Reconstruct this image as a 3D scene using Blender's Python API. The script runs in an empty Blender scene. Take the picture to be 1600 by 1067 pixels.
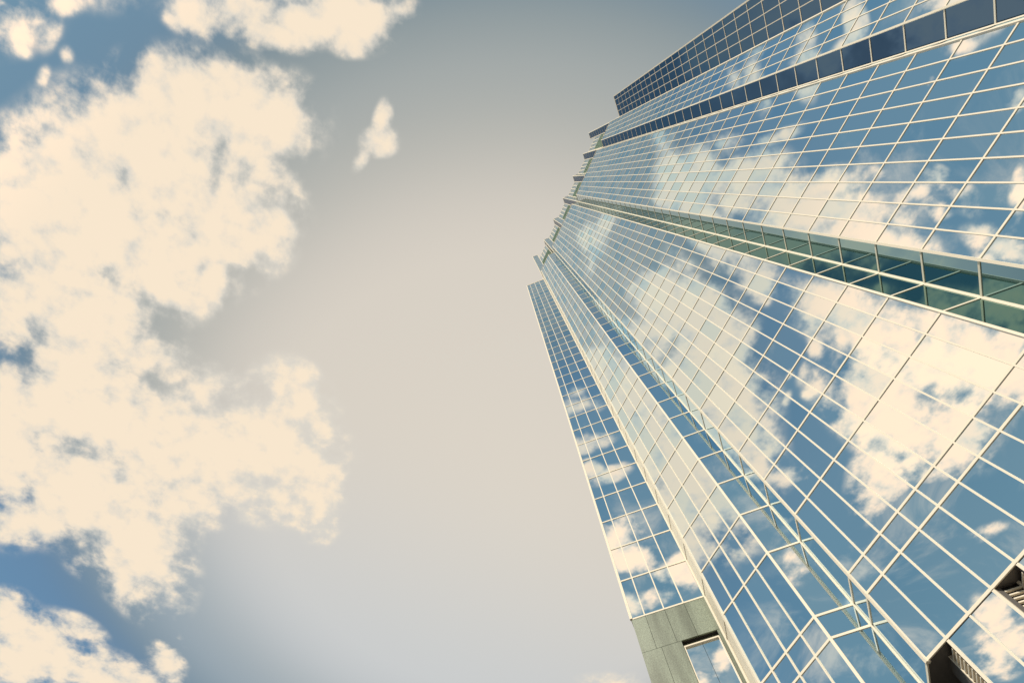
import bpy, bmesh, math, random
from mathutils import Vector, Matrix
random.seed(7)
H = 3.9                                   # storey height in metres; the plan below is in storeys
EYE = 1.6
# ------------------------------------------------------------------ camera survey
FPX, UX, UY = 767.454, -27.837, -249.532   # focal length in px of a 1600 px wide frame, zenith point from the centre
Z0 = 8.757
CAMS, CAMD, ROT = -1.4129, -7.1194, -1.15178
W, M, ME, MBE, SX, SY = .42, .386, .361, .337, .475, .386
A1, AM, AE = .457, .412, .2905
zv = Vector((UX, UY, FPX)).normalized()
cx = (Vector((1, 0, 0)) - zv * zv.x).normalized()
cy = zv.cross(cx)
cU = cx * math.cos(ROT) + cy * math.sin(ROT)
cN = -cx * math.sin(ROT) + cy * math.cos(ROT)

sc = bpy.context.scene
col = sc.collection
def P3(s, d, k):                           # plan (storeys) and storey level -> metres
    return Vector((s * H, d * H, EYE + (Z0 + k) * H))
cam = bpy.data.cameras.new('camera')
cam.sensor_width = 36; cam.lens = FPX / 1600 * 36
cam.clip_start = .1; cam.clip_end = 20000
co = bpy.data.objects.new('camera', cam); col.objects.link(co)
R = Matrix(((cU.x, -cU.y, -cU.z), (cN.x, -cN.y, -cN.z), (zv.x, -zv.y, -zv.z)))
co.matrix_world = Matrix.Translation((CAMS * H, CAMD * H, EYE)) @ R.to_4x4()
sc.camera = co

# ------------------------------------------------------------------ materials
def lin(c):
    return tuple((x / 12.92 if x <= .04045 else ((x + .055) / 1.055) ** 2.4) for x in [v / 255 for v in c])
def new_mat(name):
    m = bpy.data.materials.new(name); m.use_nodes = True
    nt = m.node_tree
    return m, nt, nt.nodes['Principled BSDF']
def noise_mix(nt, b, c0, c1, scale, detail=5, bump=0, rough=None):
    n = nt.nodes.new('ShaderNodeTexNoise'); n.inputs['Scale'].default_value = scale; n.inputs['Detail'].default_value = detail
    tc = nt.nodes.new('ShaderNodeTexCoord'); nt.links.new(tc.outputs['Object'], n.inputs['Vector'])
    mx = nt.nodes.new('ShaderNodeMix'); mx.data_type = 'RGBA'
    mx.inputs[6].default_value = (*c0, 1); mx.inputs[7].default_value = (*c1, 1)
    nt.links.new(n.outputs['Fac'], mx.inputs[0]); nt.links.new(mx.outputs[2], b.inputs['Base Color'])
    if bump:
        bp = nt.nodes.new('ShaderNodeBump'); bp.inputs['Strength'].default_value = bump; bp.inputs['Distance'].default_value = .02
        nt.links.new(n.outputs['Fac'], bp.inputs['Height']); nt.links.new(bp.outputs['Normal'], b.inputs['Normal'])
    return n
def glass(name, tint, edge=(1, 1, 1)):
    m, nt, b = new_mat(name)
    b.inputs['Metallic'].default_value = 1; b.inputs['Roughness'].default_value = .008
    b.inputs['Base Color'].default_value = (*tint, 1); b.inputs['Specular Tint'].default_value = (*edge, 1)
    return m
G_BLUE = glass('blue_mirror_glass', (.785, .845, .87), (.76, .9, 1))
G_PALE = glass('pale_mirror_glass', (.82, .89, .90), (.75, .9, 1))
G_COOL = glass('cool_mirror_glass', (.67, .79, .85), (.62, .84, 1))
G_DIM_NAVY = glass('dimmed_navy_mirror_glass', (.085, .155, .265), (.40, .47, .56))  # same glass; dimmer reflections on left-turned faces are put into the tint
G_DIM_DEEP = glass('dimmed_blue_mirror_glass', (.26, .41, .45))  # central notch, right side: its dimmer reflection is put into the tint
G_DIM_TEAL = glass('dimmed_teal_mirror_glass', (.31, .46, .42))  # central notch, left side: darkening of double reflections is put into the tint
def plain(name, c0, c1, scale, rough, bump=0, metal=0, spec=.5):
    m, nt, b = new_mat(name); b.inputs['Roughness'].default_value = rough; b.inputs['Metallic'].default_value = metal; b.inputs['Specular IOR Level'].default_value = spec
    noise_mix(nt, b, c0, c1, scale, bump=bump); return m
ALU = plain('cream_painted_aluminium', (.85, .77, .63), (.79, .71, .58), 1.3, .72, spec=.2)
CORE = plain('dark_core', (.03, .035, .035), (.02, .025, .025), 1, .8)
GREEN = plain('green_louvre_metal', (.10, .20, .13), (.07, .15, .10), 2, .5)
ROOF = plain('roof_gravel', (.25, .24, .22), (.18, .17, .16), 6, .9)
BROWN = plain('brown_soffit_metal', (.13, .118, .11), (.095, .086, .08), 2, .55)
DARK = plain('dark_recess', (.012, .011, .012), (.02, .018, .018), 2, .7)
PAVE = plain('paving', (.16, .15, .14), (.11, .105, .10), .8, .9)
def stone():
    m, nt, b = new_mat('green_grey_granite')
    b.inputs['Roughness'].default_value = .45
    tc = nt.nodes.new('ShaderNodeTexCoord')
    sp = nt.nodes.new('ShaderNodeTexNoise'); sp.inputs['Scale'].default_value = 14; sp.inputs['Detail'].default_value = 8; sp.inputs['Roughness'].default_value = .75
    nt.links.new(tc.outputs['Object'], sp.inputs['Vector'])
    mp = nt.nodes.new('ShaderNodeMapping'); mp.inputs['Scale'].default_value = (1, 1, .18)
    nt.links.new(tc.outputs['Object'], mp.inputs['Vector'])
    st = nt.nodes.new('ShaderNodeTexNoise'); st.inputs['Scale'].default_value = .9; st.inputs['Detail'].default_value = 3
    nt.links.new(mp.outputs['Vector'], st.inputs['Vector'])
    r1 = nt.nodes.new('ShaderNodeValToRGB')
    r1.color_ramp.elements[0].position = .32; r1.color_ramp.elements[0].color = (.085, .10, .07, 1)
    r1.color_ramp.elements[1].position = .68; r1.color_ramp.elements[1].color = (.29, .345, .275, 1)
    nt.links.new(sp.outputs['Fac'], r1.inputs['Fac'])
    r2 = nt.nodes.new('ShaderNodeValToRGB')
    r2.color_ramp.elements[0].position = .38; r2.color_ramp.elements[0].color = (.55, .56, .5, 1)
    r2.color_ramp.elements[1].position = .6; r2.color_ramp.elements[1].color = (1.05, 1.05, 1, 1)
    nt.links.new(st.outputs['Fac'], r2.inputs['Fac'])
    mx = nt.nodes.new('ShaderNodeMix'); mx.data_type = 'RGBA'; mx.blend_type = 'MULTIPLY'; mx.inputs[0].default_value = 1
    nt.links.new(r1.outputs['Color'], mx.inputs[6]); nt.links.new(r2.outputs['Color'], mx.inputs[7])
    nt.links.new(mx.outputs[2], b.inputs['Base Color'])
    return m
STONE = stone()

# ------------------------------------------------------------------ mesh helpers
class MB:
    def __init__(s): s.v = []; s.f = []; s.mi = []
    def quad(s, a, b, c, d, mi=0):
        n = len(s.v); s.v += [tuple(a), tuple(b), tuple(c), tuple(d)]; s.f.append((n, n+1, n+2, n+3)); s.mi.append(mi)
    def prism(s, base, z0, z1, mi=0):      # vertical prism over a counter-clockwise polygon
        n = len(s.v); k = len(base)
        s.v += [(p[0], p[1], z0) for p in base] + [(p[0], p[1], z1) for p in base]
        s.f.append(tuple(n + i for i in reversed(range(k)))); s.f.append(tuple(n + k + i for i in range(k)))
        for i in range(k):
            j = (i + 1) % k; s.f.append((n+i, n+j, n+k+j, n+k+i))
        s.mi += [mi] * (k + 2)
    def build(s, name, mats, parent=None, smooth=False):
        me = bpy.data.meshes.new(name); me.from_pydata(s.v, [], s.f)
        if not isinstance(mats, (list, tuple)): mats = [mats]
        for m in mats: me.materials.append(m)
        me.polygons.foreach_set('material_index', s.mi); me.update()
        o = bpy.data.objects.new(name, me); col.objects.link(o)
        if parent: o.parent = parent
        return o
def bar(mb, a, t, n, s0, s1, o0, o1, z0, z1, mi=0):
    """box: along unit t from a (metres, xy) between s0..s1, outwards along n o0..o1, z0..z1"""
    q = [a + t*s0 + n*o1, a + t*s1 + n*o1, a + t*s1 + n*o0, a + t*s0 + n*o0]
    area = sum(q[i].x*q[(i+1)%4].y - q[(i+1)%4].x*q[i].y for i in range(4))
    if area < 0: q.reverse()
    mb.prism(q, z0, z1, mi)

# ------------------------------------------------------------------ plan
Lf = 2*ME + 8*M
rt = 2 ** -.5
half = {'bG': (0, 0), 'e8': (W, -W), 'e9': (W+Lf, -W), 'n': (2*W+Lf, -.012), 'e10': (3*W+Lf, -W)}
x11 = 3*W + Lf + ME + 2*M + MBE
half['e11'] = (x11, -W); half['c'] = (x11+SX, -W+SY)
la = A1 + 2*AM + AE
half['e12'] = (half['c'][0] + la*rt, half['c'][1] - la*rt)
def mir(p): return (-p[0], p[1])
def V2(p): return Vector((p[0]*H, p[1]*H))
LEV = [34.0] + list(range(33, -3, -1)) + [-2-1.3051, -2-1.6637, -2-2.6311]
BOT = LEV[-1]
WLEV = [k for k in LEV if k <= 33 and k >= -1]
front10 = [0, ME] + [ME + M*i for i in range(1, 9)] + [Lf]
four = [0, ME, ME+M, ME+2*M, ME+2*M+MBE]
wing = [0, A1, A1+AM, A1+2*AM, la]
def one(a, b): return [0, math.hypot(b[0]-a[0], b[1]-a[1])]
def rev(l): return [l[-1]-x for x in reversed(l)]
h = half
faces = []   # (start, end, column breaks, levels, glass)
R_ = [('bG', 'e8', None, LEV, G_DIM_DEEP), ('e8', 'e9', front10, LEV, G_BLUE), ('e9', 'n', None, LEV, G_BLUE),
      ('n', 'e10', None, LEV, G_DIM_NAVY), ('e10', 'e11', four, LEV, G_BLUE), ('e11', 'c', None, LEV, ALU), ('c', 'e12', wing, WLEV, G_DIM_NAVY)]
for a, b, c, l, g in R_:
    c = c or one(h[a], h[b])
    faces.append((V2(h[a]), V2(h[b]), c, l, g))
    g2 = {('n', 'e10'): G_BLUE, ('c', 'e12'): G_BLUE, ('bG', 'e8'): G_DIM_TEAL}.get((a, b), g)
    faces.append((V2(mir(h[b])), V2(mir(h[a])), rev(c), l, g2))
RET = 5.0                                  # the flanks of the wings run back from their outer edge
e12v = V2(h['e12']); e13 = e12v + Vector((rt, rt)) * RET * H
rcols = [M*i for i in range(13)] + [RET]
faces.append((e12v, e13, rcols, WLEV, G_BLUE))
faces.append((Vector((-e13.x, e13.y)), Vector((-e12v.x, e12v.y)), rev(rcols), WLEV, G_BLUE))
# G1 (right side of the central notch) is the first face; its mirror is G2
tower = bpy.data.objects.new('office_tower', None); col.objects.link(tower)
tower.location = (0, 3*H, 0)
tower['label'] = 'tall glass office tower with cream mullions, V-shaped notches and stepped crown'
tower['category'] = 'office tower'
TOFF = Vector((0, -3*H, 0))
def part(mb, name, mats, label=None, stuff=False, parent=None):
    o = mb.build(name, mats, parent or tower)
    if parent is None:
        o.location = TOFF
    if label: o['label'] = label
    if stuff: o['kind'] = 'stuff'
    return o
def zk(k): return EYE + (Z0 + k) * H
camp = Vector((CAMS*H, CAMD*H, EYE))
MROT = R.transposed()
def pix(p):
    v = MROT @ (Vector(p) - camp)
    if v.z > -.01: return None
    return Vector((800 + FPX * v.x / -v.z, 533.5 - FPX * v.y / -v.z))
def parea(q):
    ps = [pix(x) for x in q]
    if any(p is None for p in ps): return 0
    ps = [Vector((min(max(p.x, 0), 1600), min(max(p.y, 0), 1067))) for p in ps]
    return abs(sum(ps[i].x*ps[(i+1) % 4].y - ps[(i+1) % 4].x*ps[i].y for i in range(4))) / 2

MW, MD = .102, .05      # mullion width, projection
TH, TD = .128, .042      # transom height, projection
panes = []; transoms = []; mullions = []; posts = []
gl = [G_BLUE, G_DIM_NAVY, G_DIM_TEAL, G_DIM_DEEP, ALU, G_PALE, G_COOL]
JS = [1.0]
def jit(): return random.gauss(0, .0024) * JS[0]
def curtain(a, b, cols, levels, g, mull=True, scale=1.0):
    t = (b - a).normalized(); n = Vector((t.y, -t.x)); L = (b - a).length
    cs = [c * H for c in cols]; cs[-1] = L
    zs = [zk(k) for k in levels]
    JS[0] = 1.0 if len(cs) > 2 else .25
    for i in range(len(cs) - 1):
        for j in range(len(zs) - 1):
            o = [jit(), jit()]; o = [o[0], o[0] + jit(), o[0] + o[1] * .5, o[1]]
            q = []
            for (s, z), w in zip(((cs[i], zs[j+1]), (cs[i+1], zs[j+1]), (cs[i+1], zs[j]), (cs[i], zs[j])), o):
                p = a + t * s + n * (w - .004); q.append(Vector((p.x, p.y, z)))
            # keep the tilted pane planar
            q[2] = q[1] + q[3] - q[0]
            gi = gl.index(g)
            if gi == 0: gi = random.choices((0, 5, 6), (6, 2, 3))[0]
            panes.append((parea(q), q, gi, n))
    for j, z in enumerate(zs):
        m = MB(); e = .07
        bar(m, a, t, n, e, L - e, -.03, TD, z - TH/2*scale, z + TH/2*scale)
        p0 = a + t*e; p1 = a + t*(L-e)
        transoms.append((parea([Vector((p0.x, p0.y, z-TH/2)), Vector((p1.x, p1.y, z-TH/2)), Vector((p1.x, p1.y, z+TH/2)), Vector((p0.x, p0.y, z+TH/2))]), m))
    if mull:
        for c in cs[1:-1]:
            m = MB(); bar(m, a, t, n, c - MW/2*scale, c + MW/2*scale, -.03, MD, zs[-1] - TH*.5, zs[0] + .1); mullions.append(m)
for f in faces: curtain(*f)

# corner posts: one square post per corner of the zigzag
chain = [mir(h[x]) for x in ('e12', 'c', 'e11', 'e10', 'n', 'e9', 'e8')] + [h[x] for x in ('bG', 'e8', 'e9', 'n', 'e10', 'e11', 'c', 'e12')]
for i, p in enumerate(chain):
    top = zk(33) + .2 if i in (0, len(chain)-1) else zk(34) + .14
    bot = zk(-1) if i in (0, len(chain)-1) else zk(BOT) - .1
    pv = V2(p); dirs = []
    if i > 0: dirs.append((pv - V2(chain[i-1])).normalized())
    if i < len(chain)-1: dirs.append((V2(chain[i+1]) - pv).normalized())
    t = sum(dirs, Vector((0, 0))).normalized(); n = Vector((t.y, -t.x))
    m = MB()
    s = (.06 if abs(abs(p[0]) - h['n'][0]) < .01 else .085) if i not in (0, len(chain)-1) else .11
    # diamond turned to the bisector so that it covers the butt ends on both faces
    bar(m, pv, t, n, -s, s, -.12, .10, bot, top)
    part(m, 'corner_post', ALU)

# window panes: the hundred that show largest singly, the rest as one part
panes.sort(key=lambda x: -x[0])
for ar, q, gi, n in panes[:100]:
    m = MB(); m.quad(*[x for x in q]); part(m, 'window', gl[gi])
m = MB()
for ar, q, gi, n in panes[100:]: m.quad(*q, mi=gi)
part(m, 'window', gl, stuff=True)
transoms.sort(key=lambda x: -x[0])
for ar, m in transoms[:100]: part(m, 'transom', ALU)
def join(ms):
    r = MB()
    for m in ms:
        n = len(r.v); r.v += m.v; r.f += [tuple(i+n for i in f) for f in m.f]; r.mi += m.mi
    return r
part(join([m for a, m in transoms[100:]]), 'transom', ALU, stuff=True)
for m in mullions: part(m, 'mullion', ALU)

# ---- solid core behind the glass, a little way in, closed at the back
def inset(pts, o):
    out = []
    for i, p in enumerate(pts):
        dirs = []
        if i > 0: dirs.append((p - pts[i-1]).normalized())
        if i < len(pts)-1: dirs.append((pts[i+1] - p).normalized())
        ns = [Vector((d.y, -d.x)) for d in dirs]
        b = sum(ns, Vector((0, 0))).normalized()
        out.append(p - b * (o / max(.3, b.dot(ns[0]))))
    return out
mainp = inset([V2(p) for p in chain[1:-1]], .09)
BACK = 9 * H
core = MB(); core.prism([*mainp, Vector((mainp[-1].x, BACK)), Vector((mainp[0].x, BACK))], zk(BOT) + .02, zk(34) - .05)
part(core, 'core_wall', CORE)
for sgn in (1, -1):
    c0, e12 = V2(h['c']), V2(h['e12'])
    pts = inset([c0, e12], .09)
    out = (e12 - c0).normalized(); dn = Vector((-out.y, out.x))
    pl = [pts[0], pts[1], pts[1] + Vector((rt, rt)) * RET * H, Vector((pts[0].x, BACK - 2))]
    if sgn < 0: pl = [Vector((-p.x, p.y)) for p in pl]; pl.reverse()
    m = MB(); m.prism(pl, zk(-1) + .02, zk(33) + .05); part(m, 'wing_core', CORE)
    m = MB(); m.prism(pl, zk(33) + .05, zk(33) + .2); part(m, 'wing_roof', ROOF)
    # parapet coping over the wing
    a, b = (c0, e12) if sgn > 0 else (Vector((-e12.x, e12.y)), Vector((-c0.x, c0.y)))
    t = (b - a).normalized(); n = Vector((t.y, -t.x))
    m = MB(); bar(m, a, t, n, .1, (b-a).length - .1, -.25, .09, zk(33) + .071, zk(33) + .32); part(m, 'coping', ALU)
# coping of the main roof, face by face
for i in range(1, len(chain)-2):
    a, b = V2(chain[i]), V2(chain[i+1]); t = (b-a).normalized(); n = Vector((t.y, -t.x))
    m = MB(); bar(m, a, t, n, .09, (b-a).length - .09, -.3, .085, zk(34) + .071, zk(34) + .22 + .003*(i % 2)); part(m, 'coping', ALU)
m = MB(); m.prism([*inset(mainp, .35), Vector((mainp[-1].x-.4, BACK-.4)), Vector((mainp[0].x+.4, BACK-.4))], zk(34) - .05, zk(34) + .06); part(m, 'roof', ROOF)

# ---- crown: the plan stepped back, arrises where the notches were
CT = 43.8
arr = [-h['c'][0], -h['n'][0], -(W+Lf/2), 0, W+Lf/2, h['n'][0], h['c'][0]]
clev = [CT, 43, 42, 41, 40, 39]
cw = []
panes.clear(); transoms.clear(); mullions.clear()
cch = []
for i, x in enumerate(arr):
    if i > 0: cch.append((x - W, W))
    cch.append((x, .0))
    if i < len(arr)-1: cch.append((x + W, W))
for i in range(len(cch)-1):
    a, b = V2(cch[i]), V2(cch[i+1]); L = (b-a).length / H
    slope = abs(a.y - b.y) > .1
    g = G_BLUE if not slope else (G_DIM_NAVY if b.y < a.y else G_BLUE)  # left-turned slopes get the tint with the darker reflection painted in
    nc = 1 if slope else max(4, round(L / M))
    top = 46.4 if (slope and i in (0, len(cch)-2)) else CT
    GT = 41.25
    t = (b-a).normalized(); n = Vector((t.y, -t.x))
    if slope:
        lv = [top] + [k for k in (46, 45, 44, 43, 42, 41, 40, 39, 38, 37, 36, 35, 34.1) if k < top - .3]
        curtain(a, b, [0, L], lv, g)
    else:
        curtain(a, b, [L*j/nc for j in range(nc+1)], [CT, 43.2, 42.6, 42.0, GT], g, scale=2.3)
        # green louvred storeys below the crown windows
        m = MB()
        z = zk(34) + .1
        while z < zk(GT) - .3:
            bar(m, a, t, n, .02, (b-a).length-.02, -.1, .03, z, z + .16); z += .26
        bar(m, a, t, n, .01, (b-a).length-.01, -.16, -.1, zk(34), zk(GT) - .09)
        part(m, 'louvre_band', GREEN)
    m = MB(); bar(m, a, t, n, .0, (b-a).length, -.5, .07, zk(top) + .071, zk(top) + .3 + .004*(i % 2)); part(m, 'coping', ALU)
m = MB()
for ar, q, gi, n in panes: m.quad(*q, mi=gi)
part(m, 'crown_window', gl, stuff=True)
part(join([m for a, m in transoms]), 'crown_transom', ALU, stuff=True)
for m in mullions: part(m, 'crown_mullion', ALU)
for i, x in enumerate(cch):
    pv = V2(x); m = MB(); end = i in (0, len(cch)-1)
    s = .10
    bar(m, pv, Vector((1, 0)), Vector((0, -1)), -s, s, -.12, .11, zk(34), zk(46.4 if i in (0, 1, len(cch)-2, len(cch)-1) else CT) + .1)
    part(m, 'corner_post', ALU)
cin = inset([V2(p) for p in cch], .17)
m = MB(); m.prism([*cin, Vector((cin[-1].x, BACK-3)), Vector((cin[0].x, BACK-3))], zk(34), zk(CT) + .05); part(m, 'crown_core', CORE)

# ---- granite base under each wing, with one recessed window
for sgn in (1, -1):
    a, b = (V2(h['c']), V2(h['e12'])) if sgn > 0 else (V2(mir(h['e12'])), V2(mir(h['c'])))
    t = (b-a).normalized(); n = Vector((t.y, -t.x)); L = (b-a).length
    ztop = zk(-1) - .09; zj = zk(-1.76)
    if sgn > 0: w0, w1 = L*.06, L*.50
    else: w0, w1 = L*.50, L*.94
    zw = zk(-5.2)
    br = [0] + sorted([L*f for f in ((.19, .45, .71) if sgn < 0 else (.29, .55, .81))]) + [L]
    m = MB(); g = .012
    rr = random.Random(3)
    for i in range(4):                       # top course
        bar(m, a, t, n, br[i]+g, br[i+1]-g, -.12, .02 + rr.uniform(-.003, .003), zj + g, ztop)
    zc = zj
    for zn in (zk(-3.0), zk(-4.2), zw, zk(-6.4), zk(-7.6), .02):
        for s0, s1 in ([(0, w0*.5), (w0*.5, w0), (w1, L)] if zc > zw + .1 else [(br[i], br[i+1]) for i in range(4)]):
            if s1 - s0 > .15: bar(m, a, t, n, s0+g, s1-g, -.12, .02 + rr.uniform(-.003, .003), zn + g, zc - g)
        zc = zn
    sw = part(m, 'granite_wall', STONE)
    m = MB(); e = b if sgn > 0 else a
    # backing and return of the pier
    bar(m, a, t, n, .02, L-.02, -4*H, -.42, 0, zk(-1)); part(m, 'wall_core', STONE)
    m = MB()
    bar(m, a, t, n, .02, w0, -.42, -.12, 0, zj - .02); bar(m, a, t, n, w1, L-.02, -.42, -.12, 0, zj - .02); bar(m, a, t, n, .02, L-.02, -.42, -.12, zj, zk(-1) - .1)
    bar(m, a, t, n, w0, w1, -.42, -.12, 0, zw)
    part(m, 'reveal', DARK)
    m = MB(); f = .10
    bar(m, a, t, n, w0+.01, w0+f, -.33, -.10, zw+.01, zj-.35); bar(m, a, t, n, w1-f, w1-.01, -.33, -.10, zw+.01, zj-.35)
    bar(m, a, t, n, w0+f, w1-f, -.33, -.102, zj-.45, zj-.35); bar(m, a, t, n, w0+f, w1-f, -.33, -.102, zw+.01, zw+.12)
    fr = part(m, 'window_frame', ALU)
    mid = (w0+w1)/2
    for s0, s1 in ((w0+f, mid-.012), (mid+.012, w1-f)):
        m = MB(); q = [a+t*s0-n*.25, a+t*s1-n*.25]
        m.quad((q[0].x, q[0].y, zw+.12), (q[1].x, q[1].y, zw+.12), (q[1].x, q[1].y, zj-.45), (q[0].x, q[0].y, zj-.45))
        part(m, 'base_window', G_BLUE)

# ---- soffit under the tower and the oriels below it
zb = zk(BOT)
m = MB(); m.prism([*inset([V2(p) for p in chain[1:-1]], .01), Vector((mainp[-1].x, 3*H)), Vector((mainp[0].x, 3*H))], zb - .03, zb + .015); part(m, 'soffit', BROWN)
m = MB()
bar(m, Vector((-6.4*H, .55*H)), Vector((1, 0)), Vector((0, -1)), 0, 12.8*H, -1, 0, 0, zb - .034); part(m, 'lobby_wall', DARK)
orl = []
for base in (-1, 1):
    st = -(W+Lf) if base < 0 else W
    for i0 in (1, 4, 7):
        orl.append((st + ME + M*(i0-1), st + ME + M*(i0+1)))
for s0, s1 in orl:
    a, b = V2((s0, -W)), V2((s1, -W)); L = b.x - a.x
    T, N = Vector((1, 0)), Vector((0, -1))
    for k in range(2):
        m = MB(); x0, x1 = a.x + L*k/2 + .05, a.x + L*(k+1)/2 - .05
        zz = zb - .10
        while zz > .3:
            z1 = max(zz - 4.6, .12)
            m.quad((x0, a.y, z1), (x1, a.y, z1), (x1, a.y, zz), (x0, a.y, zz)); zz = z1 - .12
        part(m, 'oriel_window', G_BLUE)
    m = MB()
    for sx_, wd in ((0, .07), (L/2, .05), (L, .07)):
        bar(m, a, T, N, sx_-wd, sx_+wd, -.1, .06, 0, zb - .10)
    zz = zb - .10 - 4.66
    while zz > .3:
        bar(m, a, T, N, .07, L-.07, -.06, .045, zz - .06, zz + .06); zz -= 4.72
    part(m, 'oriel_frame', ALU)
    for sd in (-1, 1):
        st_ = a if sd < 0 else b
        t = Vector((-rt, rt)) if sd < 0 else Vector((rt, rt))
        n = Vector((-rt, -rt)) if sd < 0 else Vector((rt, -rt))
        m = MB(); z = zb - .25
        while z > .4:
            bar(m, st_, t, n, .30, 1.05, -.10, .02, z - .055, z); z -= .19
        part(m, 'louvre', ALU)
        m = MB(); bar(m, st_, t, n, .09, 2.2, -.2, -.12, 0, zb - .034); part(m, 'louvre_backing', DARK)
        m = MB(); bar(m, st_, t, n, .10, .29, -.11, .0, 0, zb - .036); bar(m, st_, t, n, 1.13, 2.1, -.11, .0, 0, zb - .036); part(m, 'side_panel', BROWN)
        m = MB(); bar(m, st_, t, n, 1.06, 1.125, -.11, .05, 0, zb - .04); part(m, 'louvre_frame', ALU)

# ------------------------------------------------------------------ ground
m = MB(); m.quad((-8000, -8000, 0), (8000, -8000, 0), (8000, 8000, 0), (-8000, 8000, 0))
g = m.build('ground', PAVE); g['kind'] = 'structure'; g['label'] = 'grey paved ground around the foot of the tower'; g['category'] = 'ground'

# ------------------------------------------------------------------ sun
SUNP = Vector((.64, -1.28, 1)).normalized()
sun = bpy.data.lights.new('sun', 'SUN'); sun.energy = 4.1; sun.angle = math.radians(.5); sun.color = (1, .9, .74)
so = bpy.data.objects.new('sun', sun); col.objects.link(so)
so.rotation_euler = (-SUNP).to_track_quat('-Z', 'Y').to_euler()
so.location = (0, -60, 60)

# ------------------------------------------------------------------ sky: Nishita under thin haze, with broken cumulus
w = bpy.data.worlds.new('World'); sc.world = w; w.use_nodes = True
nt = w.node_tree; nt.nodes.clear(); N_ = nt.nodes.new; LK = nt.links.new
def val(o, i): 
    LK(o, i)
out = N_('ShaderNodeOutputWorld')
tc = N_('ShaderNodeTexCoord')
sep = N_('ShaderNodeSeparateXYZ'); LK(tc.outputs['Generated'], sep.inputs[0])
def mth(op, a, b=None, c=None, clamp=False):
    n = N_('ShaderNodeMath'); n.operation = op; n.use_clamp = clamp
    for i, x in enumerate((a, b, c)):
        if x is None: continue
        if isinstance(x, (int, float)): n.inputs[i].default_value = x
        else: LK(x, n.inputs[i])
    return n.outputs[0]
zc = mth('MAXIMUM', sep.outputs[2], .12)
px = mth('DIVIDE', sep.outputs[0], zc); py = mth('DIVIDE', sep.outputs[1], zc)
cmb = N_('ShaderNodeCombineXYZ'); LK(px, cmb.inputs[0]); LK(py, cmb.inputs[1])
PV = cmb.outputs[0]                         # position on a flat cloud layer of unit height
def ray_p(x, y, f=None):
    v = Vector((x - 800, y - 533.5, FPX))
    d = Vector((v.dot(cU), v.dot(cN), v.dot(zv)))
    if f: n = Vector(f); d = d - 2 * d.dot(n) * n
    return Vector((d.x / d.z, d.y / d.z))
NORM = {'S': None, 'D': (0, -1, 0), 'A': (rt, -rt, 0)}
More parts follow.
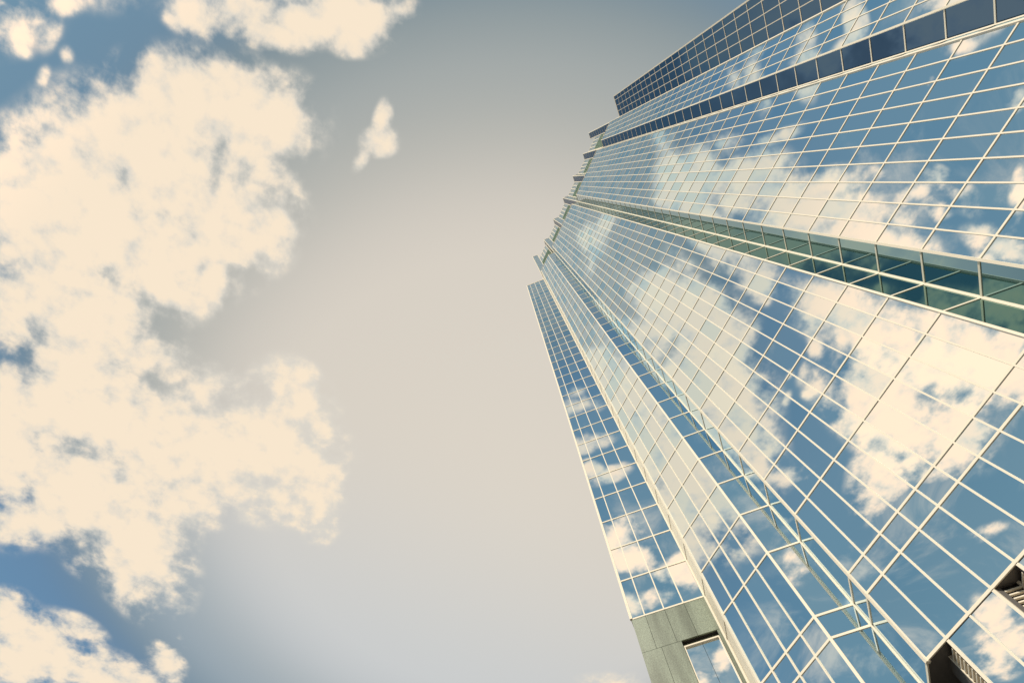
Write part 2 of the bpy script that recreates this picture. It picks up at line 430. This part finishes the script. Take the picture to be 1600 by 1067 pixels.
BL = [  # cumulus lumps: seen directly (S) or found from where the facade mirrors them (D, A): x, y, rx, ry, rotation, weight
 ('S',205,235,150,95,-5,1),('S',330,175,140,72,10,1),('S',150,370,190,130,0,1),('S',345,330,100,105,0,1),('S',50,320,90,100,0,1),('S',250,445,80,50,-20,1),('S',300,265,110,60,0,1),('S',380,235,50,40,0,.9),('S',190,480,70,60,0,.9),('S',120,590,110,50,0,.95),('S',335,430,26,50,15,1),
 ('S',440,190,50,60,30,.9),('S',120,500,110,60,0,1),('S',230,560,55,40,0,.8),
 ('S',110,650,170,90,0,1),('S',300,690,180,85,5,1),('S',440,700,75,95,0,1),('S',130,760,170,75,0,1),('S',225,870,60,85,-25,1),('S',470,640,30,50,10,1),('S',500,780,32,55,0,1),('S',40,812,80,28,5,.9),('S',280,790,60,50,0,.9),('S',420,770,70,40,10,.9),('S',20,700,60,120,0,1),('S',485,720,45,85,-5,.95),('S',400,660,80,45,0,1),('S',90,230,80,40,-20,.9),('S',262,925,26,32,-20,.75),('S',150,885,50,24,20,.6),
 ('S',55,1030,95,55,20,1),('S',180,1075,90,40,15,1),('S',15,965,38,34,40,.95),('S',262,1035,26,44,-10,.75),('S',120,985,45,22,25,.7),
 ('S',360,15,75,42,10,1),('S',560,25,55,48,0,1),('S',430,55,60,22,10,1),('S',480,35,70,26,5,1),('S',545,60,26,24,0,.9),('S',300,20,40,30,20,.9),('S',620,15,30,25,0,.8),('S',470,20,60,22,0,.7),
 ('S',100,4,30,20,0,.7),('S',80,55,16,30,25,.5),('S',60,35,20,12,0,.45),('S',30,78,22,12,30,.5),('S',68,122,12,20,10,.45),('S',105,85,12,16,-20,.45),('S',5,5,18,10,0,.6),
 ('S',597,190,13,30,10,.8),('S',594,222,26,20,0,.85),('S',566,248,10,22,30,.7),('S',482,215,12,28,0,.5),('S',960,1066,60,16,0,.55),
 ('D',1440,540,120,50,20,1),('D',1560,578,70,30,15,1),('D',1510,530,60,30,-10,.9),('D',1400,650,85,48,30,1),('D',1345,600,30,50,20,.8),('D',1375,740,30,52,20,.85),('D',1425,715,30,22,30,.6),('D',1475,690,55,32,20,.75),('D',1500,655,40,25,10,.8),('D',1215,748,40,13,-8,.75),('D',1195,765,20,12,20,.6),('D',1312,520,16,40,10,.8),('D',1300,470,60,16,20,.8),('D',1350,480,30,30,20,.7),
 ('D',1250,325,110,34,8,1),('D',1200,305,40,45,30,.9),('D',1340,372,80,26,10,1),('D',1300,290,60,18,-12,.75),('D',1160,275,50,22,-15,.85),('D',1095,255,26,44,20,.8),('D',1125,225,30,12,-20,.65),('D',1490,300,36,16,40,.75),('D',1462,325,22,14,-10,.65),('D',1565,385,42,18,20,.75),('D',1540,405,20,12,0,.6),('D',1596,305,14,40,10,.7),('D',1452,132,12,26,20,.62),('D',1438,145,16,10,-20,.55),('D',1510,70,22,9,-25,.58),('D',1430,300,34,10,-30,.65),('D',1400,345,20,20,0,.7),('D',1210,215,40,9,-20,.5),('D',1590,150,14,22,20,.5),
 ('D',1565,965,34,20,40,.75),('D',1590,1000,34,26,40,.8),('D',1560,1020,30,26,40,.75),('D',1540,830,26,9,-20,.5),
 ('A',902,640,32,12,-18,.75),('A',912,662,20,14,20,.65),('A',922,690,34,12,-18,.75),('A',905,612,16,8,-18,.55),('A',950,742,26,9,-18,.65),('A',925,735,14,12,0,.6),('A',968,840,30,22,-10,.9),('A',985,868,34,18,10,.85),('A',1005,935,52,15,-18,.9),('A',1030,905,18,24,0,.65),('A',1062,895,24,20,-15,.85),('A',1225,890,22,34,30,.55),('A',1240,865,12,22,30,.5),('A',1130,1030,14,26,20,.7),('A',1095,1075,14,22,20,.7),
]
acc = None
for kind, x, y, rx, ry, rot, wt in BL:
    f = NORM[kind]; c = ray_p(x, y, f); e = .5
    jx = (ray_p(x+e, y, f) - ray_p(x-e, y, f)) / (2*e); jy = (ray_p(x, y+e, f) - ray_p(x, y-e, f)) / (2*e)
    r = math.radians(rot); ca, sa = math.cos(r), math.sin(r)
    v1 = (jx*ca + jy*sa) * rx; v2 = (-jx*sa + jy*ca) * ry
    # ellipse axes = left singular vectors of [v1 v2]
    a11 = v1.x*v1.x + v2.x*v2.x; a12 = v1.x*v1.y + v2.x*v2.y; a22 = v1.y*v1.y + v2.y*v2.y
    th = .5 * math.atan2(2*a12, a11 - a22)
    m_, dd = (a11+a22)/2, math.hypot((a11-a22)/2, a12)
    s1, s2 = math.sqrt(m_+dd), math.sqrt(max(m_-dd, 1e-9))
    mp = N_('ShaderNodeMapping'); mp.vector_type = 'TEXTURE'
    mp.inputs['Location'].default_value = (c.x, c.y, 0); mp.inputs['Rotation'].default_value = (0, 0, th)
    gs = 1.86 if kind == 'S' else 2.32
    mp.inputs['Scale'].default_value = (s1*gs, s2*gs, 1)
    LK(PV, mp.inputs['Vector'])
    gr = N_('ShaderNodeTexGradient'); gr.gradient_type = 'SPHERICAL'; LK(mp.outputs[0], gr.inputs[0])
    vv = gr.outputs['Fac']
    if wt != 1: vv = mth('MULTIPLY', vv, wt)
    acc = vv if acc is None else mth('SMOOTH_MAX', acc, vv, .12)
def noise(scale, detail, rough, dist=0):
    n = N_('ShaderNodeTexNoise'); n.noise_dimensions = '2D'
    n.inputs['Scale'].default_value = scale; n.inputs['Detail'].default_value = detail
    n.inputs['Roughness'].default_value = rough; n.inputs['Distortion'].default_value = dist
    LK(PV, n.inputs['Vector']); return n.outputs['Fac']
def srange(v, a, b, lo=0, hi=1):
    n = N_('ShaderNodeMapRange'); n.interpolation_type = 'SMOOTHSTEP'
    LK(v, n.inputs['Value'])
    for i, x in ((1, a), (2, b), (3, lo), (4, hi)): n.inputs[i].default_value = x
    return n.outputs[0]
acc = mth('MAXIMUM', mth('SUBTRACT', acc, .11), 0)
n1 = noise(7.0, 8, .52, .25)
n2 = noise(21, 5, .55)
gate = srange(acc, .01, .24)
wob = mth('ADD', mth('MULTIPLY', mth('SUBTRACT', n1, .5), 1.5), mth('MULTIPLY', mth('SUBTRACT', n2, .5), .75))
dens = mth('MULTIPLY_ADD', wob, gate, acc)
cov = srange(dens, .03, .50)
# clouds raised in brightness on the sun's side, to keep mirrored clouds bright
q = mth('ADD', mth('MULTIPLY', px, .45), mth('MULTIPLY', py, -.9))
gain = srange(q, .47, .88)
# unseen thin broken veil added on the sunny side, to lighten the mirroring glass
n3 = noise(3.4, 7, .62, .4)
side = mth('MAXIMUM', srange(px, .08, .32), srange(mth('MULTIPLY', py, -1), .93, 1.2))
veil = mth('MULTIPLY', mth('MULTIPLY', srange(n3, .46, .74), mth('MULTIPLY', side, srange(q, .40, .7))), .5)
cov = mth('MAXIMUM', cov, veil)
def mixc(f, a, b):
    n = N_('ShaderNodeMix'); n.data_type = 'RGBA'; LK(f, n.inputs[0])
    for k, x in ((6, a), (7, b)):
        if isinstance(x, tuple): n.inputs[k].default_value = (*x, 1)
        else: LK(x, n.inputs[k])
    return n.outputs[2]
thick = srange(mth('ADD', dens, mth('MULTIPLY', mth('SUBTRACT', n2, .5), .7)), .15, .75)
lit = mixc(gain, (.965, .815, .63), (1.42, 1.04, .75))
thin = mixc(gain, (.74, .70, .62), (1.02, .90, .74))
ccol = mixc(thick, thin, lit)
# haze colour, palest around the hazy centre of the sky
dv = N_('ShaderNodeVectorMath'); dv.operation = 'DISTANCE'; LK(PV, dv.inputs[0]); dv.inputs[1].default_value = (-.65, .35, 0)
rp = N_('ShaderNodeValToRGB'); rp.color_ramp.interpolation = 'B_SPLINE'; LK(mth('DIVIDE', dv.outputs['Value'], 2.0), rp.inputs['Fac'])
stops = [(0, (223, 215, 202)), (.30, (219, 211, 199)), (.36, (209, 203, 193)), (.42, (180, 181, 175)), (.47, (166, 172, 171)), (.51, (146, 157, 159)), (.545, (120, 141, 154)), (.59, (110, 141, 165)), (.70, (114, 150, 172)), (.8, (113, 149, 170)), (.9, (118, 153, 171)), (1, (124, 158, 175))]
el = rp.color_ramp.elements
el[0].position = 0; el[0].color = (*lin(stops[0][1]), 1); el[1].position = 1; el[1].color = (*lin(stops[-1][1]), 1)
for p_, c_ in stops[1:-1]:
    e = el.new(p_); e.color = (*lin(c_), 1)
bgc = N_('ShaderNodeMix'); bgc.data_type = 'RGBA'; LK(cov, bgc.inputs[0]); low = srange(mth('MULTIPLY', px, -1), .5, 1.35)
mb = N_('ShaderNodeMix'); mb.data_type = 'RGBA'; mb.blend_type = 'MULTIPLY'; LK(low, mb.inputs[0]); LK(rp.outputs['Color'], mb.inputs[6]); mb.inputs[7].default_value = (.86, .96, 1.10, 1)
LK(mb.outputs[2], bgc.inputs[6]); LK(ccol, bgc.inputs[7])
bg2 = N_('ShaderNodeBackground'); LK(bgc.outputs[2], bg2.inputs['Color']); bg2.inputs['Strength'].default_value = 1
sky = N_('ShaderNodeTexSky'); sky.sky_type = 'NISHITA'; sky.sun_disc = False
sky.sun_elevation = math.asin(SUNP.z); sky.sun_rotation = math.atan2(SUNP.x, SUNP.y)
bg1 = N_('ShaderNodeBackground'); LK(sky.outputs[0], bg1.inputs['Color']); bg1.inputs['Strength'].default_value = .06
ms = N_('ShaderNodeMixShader'); ms.inputs[0].default_value = .975; LK(bg1.outputs[0], ms.inputs[1]); LK(bg2.outputs[0], ms.inputs[2])
LK(ms.outputs[0], out.inputs['Surface'])
w.cycles.sampling_method = 'NONE'

sc.view_settings.view_transform = 'Standard'; sc.view_settings.look = 'None'
sc.view_settings.exposure = 0; sc.view_settings.gamma = 1
sc.render.engine = 'CYCLES'
sc.cycles.caustics_reflective = True; sc.cycles.blur_glossy = 1.0; sc.cycles.sample_clamp_indirect = 2
sc.cycles.max_bounces = 8; sc.cycles.glossy_bounces = 6
